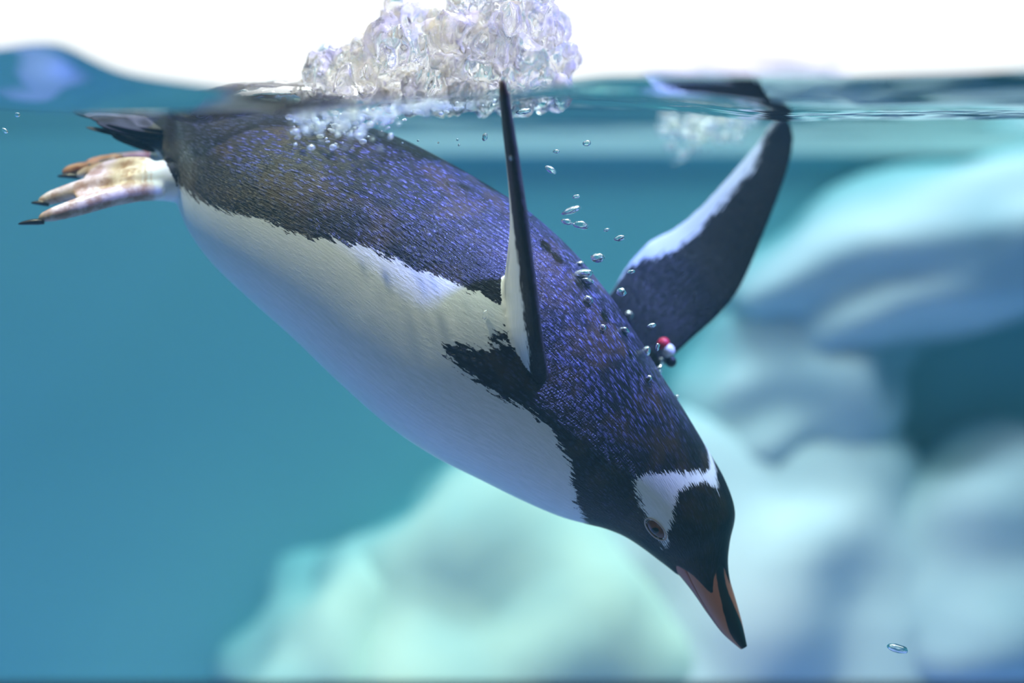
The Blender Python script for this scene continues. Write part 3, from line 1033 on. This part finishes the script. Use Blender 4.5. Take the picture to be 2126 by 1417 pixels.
def blob_mesh(name, items, voxel, disp, freq, mat, seed, smooth_it=1):
    bm = bmesh.new()
    for c, r in items:
        res = bmesh.ops.create_icosphere(bm, subdivisions=2, radius=1.0)
        for v in res['verts']:
            v.co = Vector((c.x + v.co.x * r[0], c.y + v.co.y * r[1], c.z + v.co.z * r[2]))
    me = bpy.data.meshes.new('tmp')
    bm.to_mesh(me)
    bm.free()
    o = bpy.data.objects.new('tmp', me)
    COL.objects.link(o)
    m = o.modifiers.new('r', 'REMESH')
    m.mode = 'VOXEL'
    m.voxel_size = voxel
    if smooth_it:
        s = o.modifiers.new('s', 'SMOOTH')
        s.iterations = smooth_it
        s.factor = 0.5
    dg = bpy.context.evaluated_depsgraph_get()
    out = bpy.data.meshes.new_from_object(o.evaluated_get(dg))
    bpy.data.objects.remove(o)
    n = len(out.vertices)
    off = Vector((seed * 1.3, seed * 2.1, seed * 0.7))
    if disp:
        vc = np.empty(n * 3); vn = np.empty(n * 3)
        out.vertices.foreach_get('co', vc)
        out.vertices.foreach_get('normal', vn)
        vc = vc.reshape(-1, 3); vn = vn.reshape(-1, 3)
        amt = np.empty(n)
        for i in range(n):
            q = Vector((vc[i, 0] * freq, vc[i, 1] * freq, vc[i, 2] * freq * 0.45)) + off
            amt[i] = disp * (mnoise.fractal(q, 0.9, 2.1, 4) + 0.5 - abs(mnoise.noise(q * 1.7 + off)) * 1.6)
        out.vertices.foreach_set('co', (vc + vn * amt[:, None]).ravel())
        out.update()
    out.polygons.foreach_set('use_smooth', [True] * len(out.polygons))
    out.materials.clear()
    out.materials.append(mat)
    ob = bpy.data.objects.new(name, out)
    COL.objects.link(ob)
    return ob
items = []
r2 = random.Random(11)
cand = np.random.default_rng(3).uniform([610, -110], [1200, 232], (3000, 2))
cd = seg_dist(cand[:, 0], cand[:, 1], SPL)
for (x, y), dist in zip(cand, cd):
    if dist < 7 or len(items) > 230:
        continue
    r = min(dist, r2.uniform(14, 48))
    rr = r * PXM
    dpt = r2.uniform(-0.045, 0.055) * min(1, dist / 50 + 0.3)
    items.append((P(x, y, DP + 0.01 + dpt), (rr, rr * r2.uniform(0.8, 1.3), rr * r2.uniform(0.9, 1.3))))
splash = blob_mesh('splash', items, 0.0026, 0.010, 42, M_SPLASH, 4, 8)
swell = []
for k in range(22):
    x = 415 + 11 * k
    swell.append((P(x, 226 - 26 * math.sin(k / 22 * math.pi * 0.65), DP + 0.02), (0.030, 0.05, 0.015)))
swell = blob_mesh('water_swell', swell, 0.003, 0.002, 30, glass_mat('clear_swell_water', 1.33), 6, 10)
tag(swell, 'low clear swell of water lifted beside the splash over the tail end', 'water')
tag(splash, 'clear churning crown of splashed water standing above the surface', 'splash')

# ------------------------------------------------------------------ foam and bubbles under the surface
M_BUB = glass_mat('air_bubble', 0.76, (1, 1, 1), 0.0)
def foam_mat():
    m, nt = new_mat('white_foam')
    out = N(nt, 'ShaderNodeOutputMaterial')
    g = N(nt, 'ShaderNodeBsdfGlass')
    g.inputs['IOR'].default_value = 0.78
    tl = N(nt, 'ShaderNodeBsdfTranslucent')
    df = N(nt, 'ShaderNodeBsdfDiffuse')
    geo = N(nt, 'ShaderNodeNewGeometry')
    n = N(nt, 'ShaderNodeTexNoise')
    n.inputs['Scale'].default_value = 60
    L(nt, geo.outputs['Position'], n.inputs['Vector'])
    r = N(nt, 'ShaderNodeValToRGB')
    r.color_ramp.elements[0].color = (0.72, 0.74, 0.95, 1)
    r.color_ramp.elements[1].color = (0.98, 0.93, 0.72, 1)
    r.color_ramp.elements[0].position, r.color_ramp.elements[1].position = 0.42, 0.58
    L(nt, n.outputs['Fac'], r.inputs['Fac'])
    L(nt, r.outputs[0], tl.inputs['Color'])
    L(nt, r.outputs[0], df.inputs['Color'])
    a = N(nt, 'ShaderNodeMixShader')
    L(nt, tl.outputs[0], a.inputs[1])
    L(nt, df.outputs[0], a.inputs[2])
    b = N(nt, 'ShaderNodeMixShader')
    b.inputs[0].default_value = 0.32
    L(nt, g.outputs[0], b.inputs[1])
    L(nt, a.outputs[0], b.inputs[2])
    L(nt, b.outputs[0], out.inputs[0])
    return m
M_FOAM = foam_mat()
def foam(name, label, spots, seed):
    bm = bmesh.new()
    for c, r in spots:
        res = bmesh.ops.create_icosphere(bm, subdivisions=2, radius=r)
        sx, sz = random.uniform(0.8, 1.4), random.uniform(0.6, 1.0)
        for v in res['verts']:
            v.co = Vector((v.co.x * sx, v.co.y, v.co.z * sz)) + c
    me = bpy.data.meshes.new(name)
    bm.to_mesh(me)
    bm.free()
    me.polygons.foreach_set('use_smooth', [True] * len(me.polygons))
    me.materials.append(M_FOAM)
    o = bpy.data.objects.new(name, me)
    COL.objects.link(o)
    tag(o, label, 'foam', kind='stuff')
    return o
r3 = random.Random(5)
spots = []
for k in range(760):
    x = r3.gauss(760, 110)
    if not 595 < x < 1040:
        continue
    top = float(interp(LP, x)) + 4
    dep = abs(r3.gauss(0, 1)) * float(interp([(595, 22), (700, 30), (800, 26), (860, 8), (960, 9), (1040, 8)], x))
    d = DP + (r3.uniform(-0.24, -0.02) if k % 5 > 1 else r3.uniform(-0.42, -0.24))
    spots.append((P(x, top + dep, d), r3.choice([0.0008, 0.001, 0.0012, 0.0016, 0.002, 0.003])))
foam('foam_cluster', 'bright foam of tiny bubbles trailing over the back under the splash', spots, 1)
spots = []
for k in range(170):
    x = r3.gauss(1455, 52)
    dep = abs(r3.gauss(0, 1)) * float(interp([(1370, 20), (1420, 50), (1470, 30), (1560, 12)], x))
    if not 1365 < x < 1570 or dep > 115:
        continue
    spots.append((P(x, 240 + dep, DP + 0.42 + r3.uniform(-0.06, 0.06)), r3.choice([0.002, 0.003, 0.004, 0.006])))
foam('bubble_plume', 'blurred sparkling plume of bubbles under the surface beside the dark raised flipper', spots, 2)

def bubble(px, py, w, h, rot, depth, label, group, drop=False, seed=0):
    c = P(px, py, depth)
    s = depth / F
    cr, sr = math.cos(math.radians(-rot)), math.sin(math.radians(-rot))
    bm = bmesh.new()
    bmesh.ops.create_icosphere(bm, subdivisions=3, radius=1.0)
    off = Vector((seed * 0.7, seed * 1.9, seed * 2.3))
    for v in bm.verts:
        n = v.co.normalized()
        k = 1 + 0.22 * mnoise.noise(n * 1.6 + off)
        x, y, z = n.x * k * w / 2 * s, n.y * k * (w + h) / 4 * s, n.z * k * h / 2 * s
        if drop and n.z < 0:
            tp = 1 - 0.75 * (-n.z)
            x, y = x * tp, y * tp
            z *= 1.25
        v.co = Vector((x * cr - z * sr, y, x * sr + z * cr))
    me = bpy.data.meshes.new('air_bubble')
    bm.to_mesh(me)
    bm.free()
    me.polygons.foreach_set('use_smooth', [True] * len(me.polygons))
    me.materials.append(M_BUB)
    o = bpy.data.objects.new('air_bubble', me)
    COL.objects.link(o)
    o.location = c
    return tag(o, label, 'bubble', group)

BUB = []
g_open = 'bubbles rising in open water between the flippers'
tiny_o = 'tiny clear air bubble in the string rising between the two raised flippers'
for q, lab in [((1219, 297, 18, 12, -10), 'bright bubble at the top of the string rising between the raised flippers'),
               ((1155, 314, 14, 8, 0), tiny_o), ((1196, 408, 16, 9, -10), tiny_o), ((1259, 477, 13, 7, -20), tiny_o),
               ((1143, 352, 27, 13, 30), 'slanted two lobed air bubble in open water beside the near flipper'),
               ((1186, 436, 42, 15, -20), 'long flat slanted air bubble, longest of the string between the flippers'),
               ((1177, 460, 24, 13, 15), 'smaller of two touching air bubbles below the long slanted one'),
               ((1206, 467, 32, 18, 10), 'larger of two touching air bubbles below the long slanted one'),
               ((1286, 494, 24, 12, -12), 'flat oval air bubble on the far flipper side of the rising string'),
               ((1241, 535, 28, 20, -5), 'plump faceted air bubble in open water just off the outline of the back')]:
    BUB.append((*q, lab, g_open, None, False))
back_l = 'small clear air bubble in front of the dark back behind the near flipper'
for q, lab in [((1203, 547, 18, 10, -10), back_l), ((1211, 568, 42, 20, -8), 'wide flat air bubble on the dark back with another right beneath it'),
               ((1219, 583, 28, 15, 15), 'crumpled air bubble right beneath the wide flat one on the back'), ((1222, 622, 22, 16, 40), back_l),
               ((1297, 685, 20, 14, 25), 'pale oval air bubble on the dark back near its outline'), ((1252, 680, 14, 15, 0), back_l)]:
    BUB.append((*q, lab, 'bubbles in front of the dark back', 'body', False))
flip_l = 'flat clear air bubble in front of the dark base of the far flipper'
for q, lab in [((1310, 564, 18, 9, -15), flip_l), ((1290, 606, 20, 19, 0), 'round ring like air bubble in front of the base of the far flipper'),
               ((1353, 675, 19, 10, -15), flip_l), ((1365, 720, 9, 17, 10), 'slim upright air bubble in front of the red bead')]:
    BUB.append((*q, lab, 'bubbles in front of the far flipper', None, False))
neck_l = 'drop shaped air bubble clinging to the outline of the neck by the beads'
for q, lab in [((1306, 657, 18, 26, 0), 'hook shaped air bubble on the outline of the back under the ring like one'), ((1342, 730, 17, 26, 15), neck_l),
               ((1372, 752, 12, 20, 10), neck_l), ((1369, 768, 14, 22, 10), neck_l),
               ((1406, 823, 9, 9, 0), 'tiny round air bubble on the outline of the neck below the beads'),
               ((1348, 785, 12, 14, 10), 'small air bubble on the dark neck inside its outline')]:
    BUB.append((*q, lab, 'bubbles clinging to the neck', 'edge', True))
spk_l = 'tiny bubble speck drifting above the back under the foam'
for q in [(950, 290, 5, 5, 0), (910, 296, 4, 4, 0), (953, 301, 5, 5, 0), (868, 292, 5, 4, 0), (835, 297, 5, 5, 0)]:
    BUB.append((*q, spk_l, 'specks above the back', None, False))
BUB.append((1087, 231, 32, 13, -12, 'flat golden white bubble just under the surface beside the near flipper', None, None, False))
BUB.append((1007, 284, 11, 17, 15, 'small oval bubble beside the near flipper on the foam side', None, None, False))
BUB.append((1061, 328, 7, 10, 0, 'tiny bubble clinging to the edge of the near flipper', None, 'body', False))
BUB.append((1007, 653, 11, 22, 15, 'slim clear bubble in front of the white flank', None, 'body', False))
BUB.append((1863, 1345, 46, 17, 15, 'lone bright flat bubble in open water level with the beak tip', None, None, False))
BUB.append((10, 271, 14, 9, 45, 'small bubble pair shape drifting near the tail tip in open water', None, None, False))
BUB.append((36, 238, 12, 10, 0, 'faint round bubble hanging just under the surface by the tail', None, None, False))
for k, (px, py, w, h, rot, lab, grp, mode, drop) in enumerate(BUB):
    d = DP - 0.06
    if mode in ('body', 'edge'):
        hp, hn = hit(px, py)
        if hp is None and mode == 'edge':
            d = DP - 0.005
        elif hp is not None:
            d = hp.y - 0.45 * max(w, h) * PXM
    bubble(px, py, w, h, rot, d, lab, grp, drop, k)
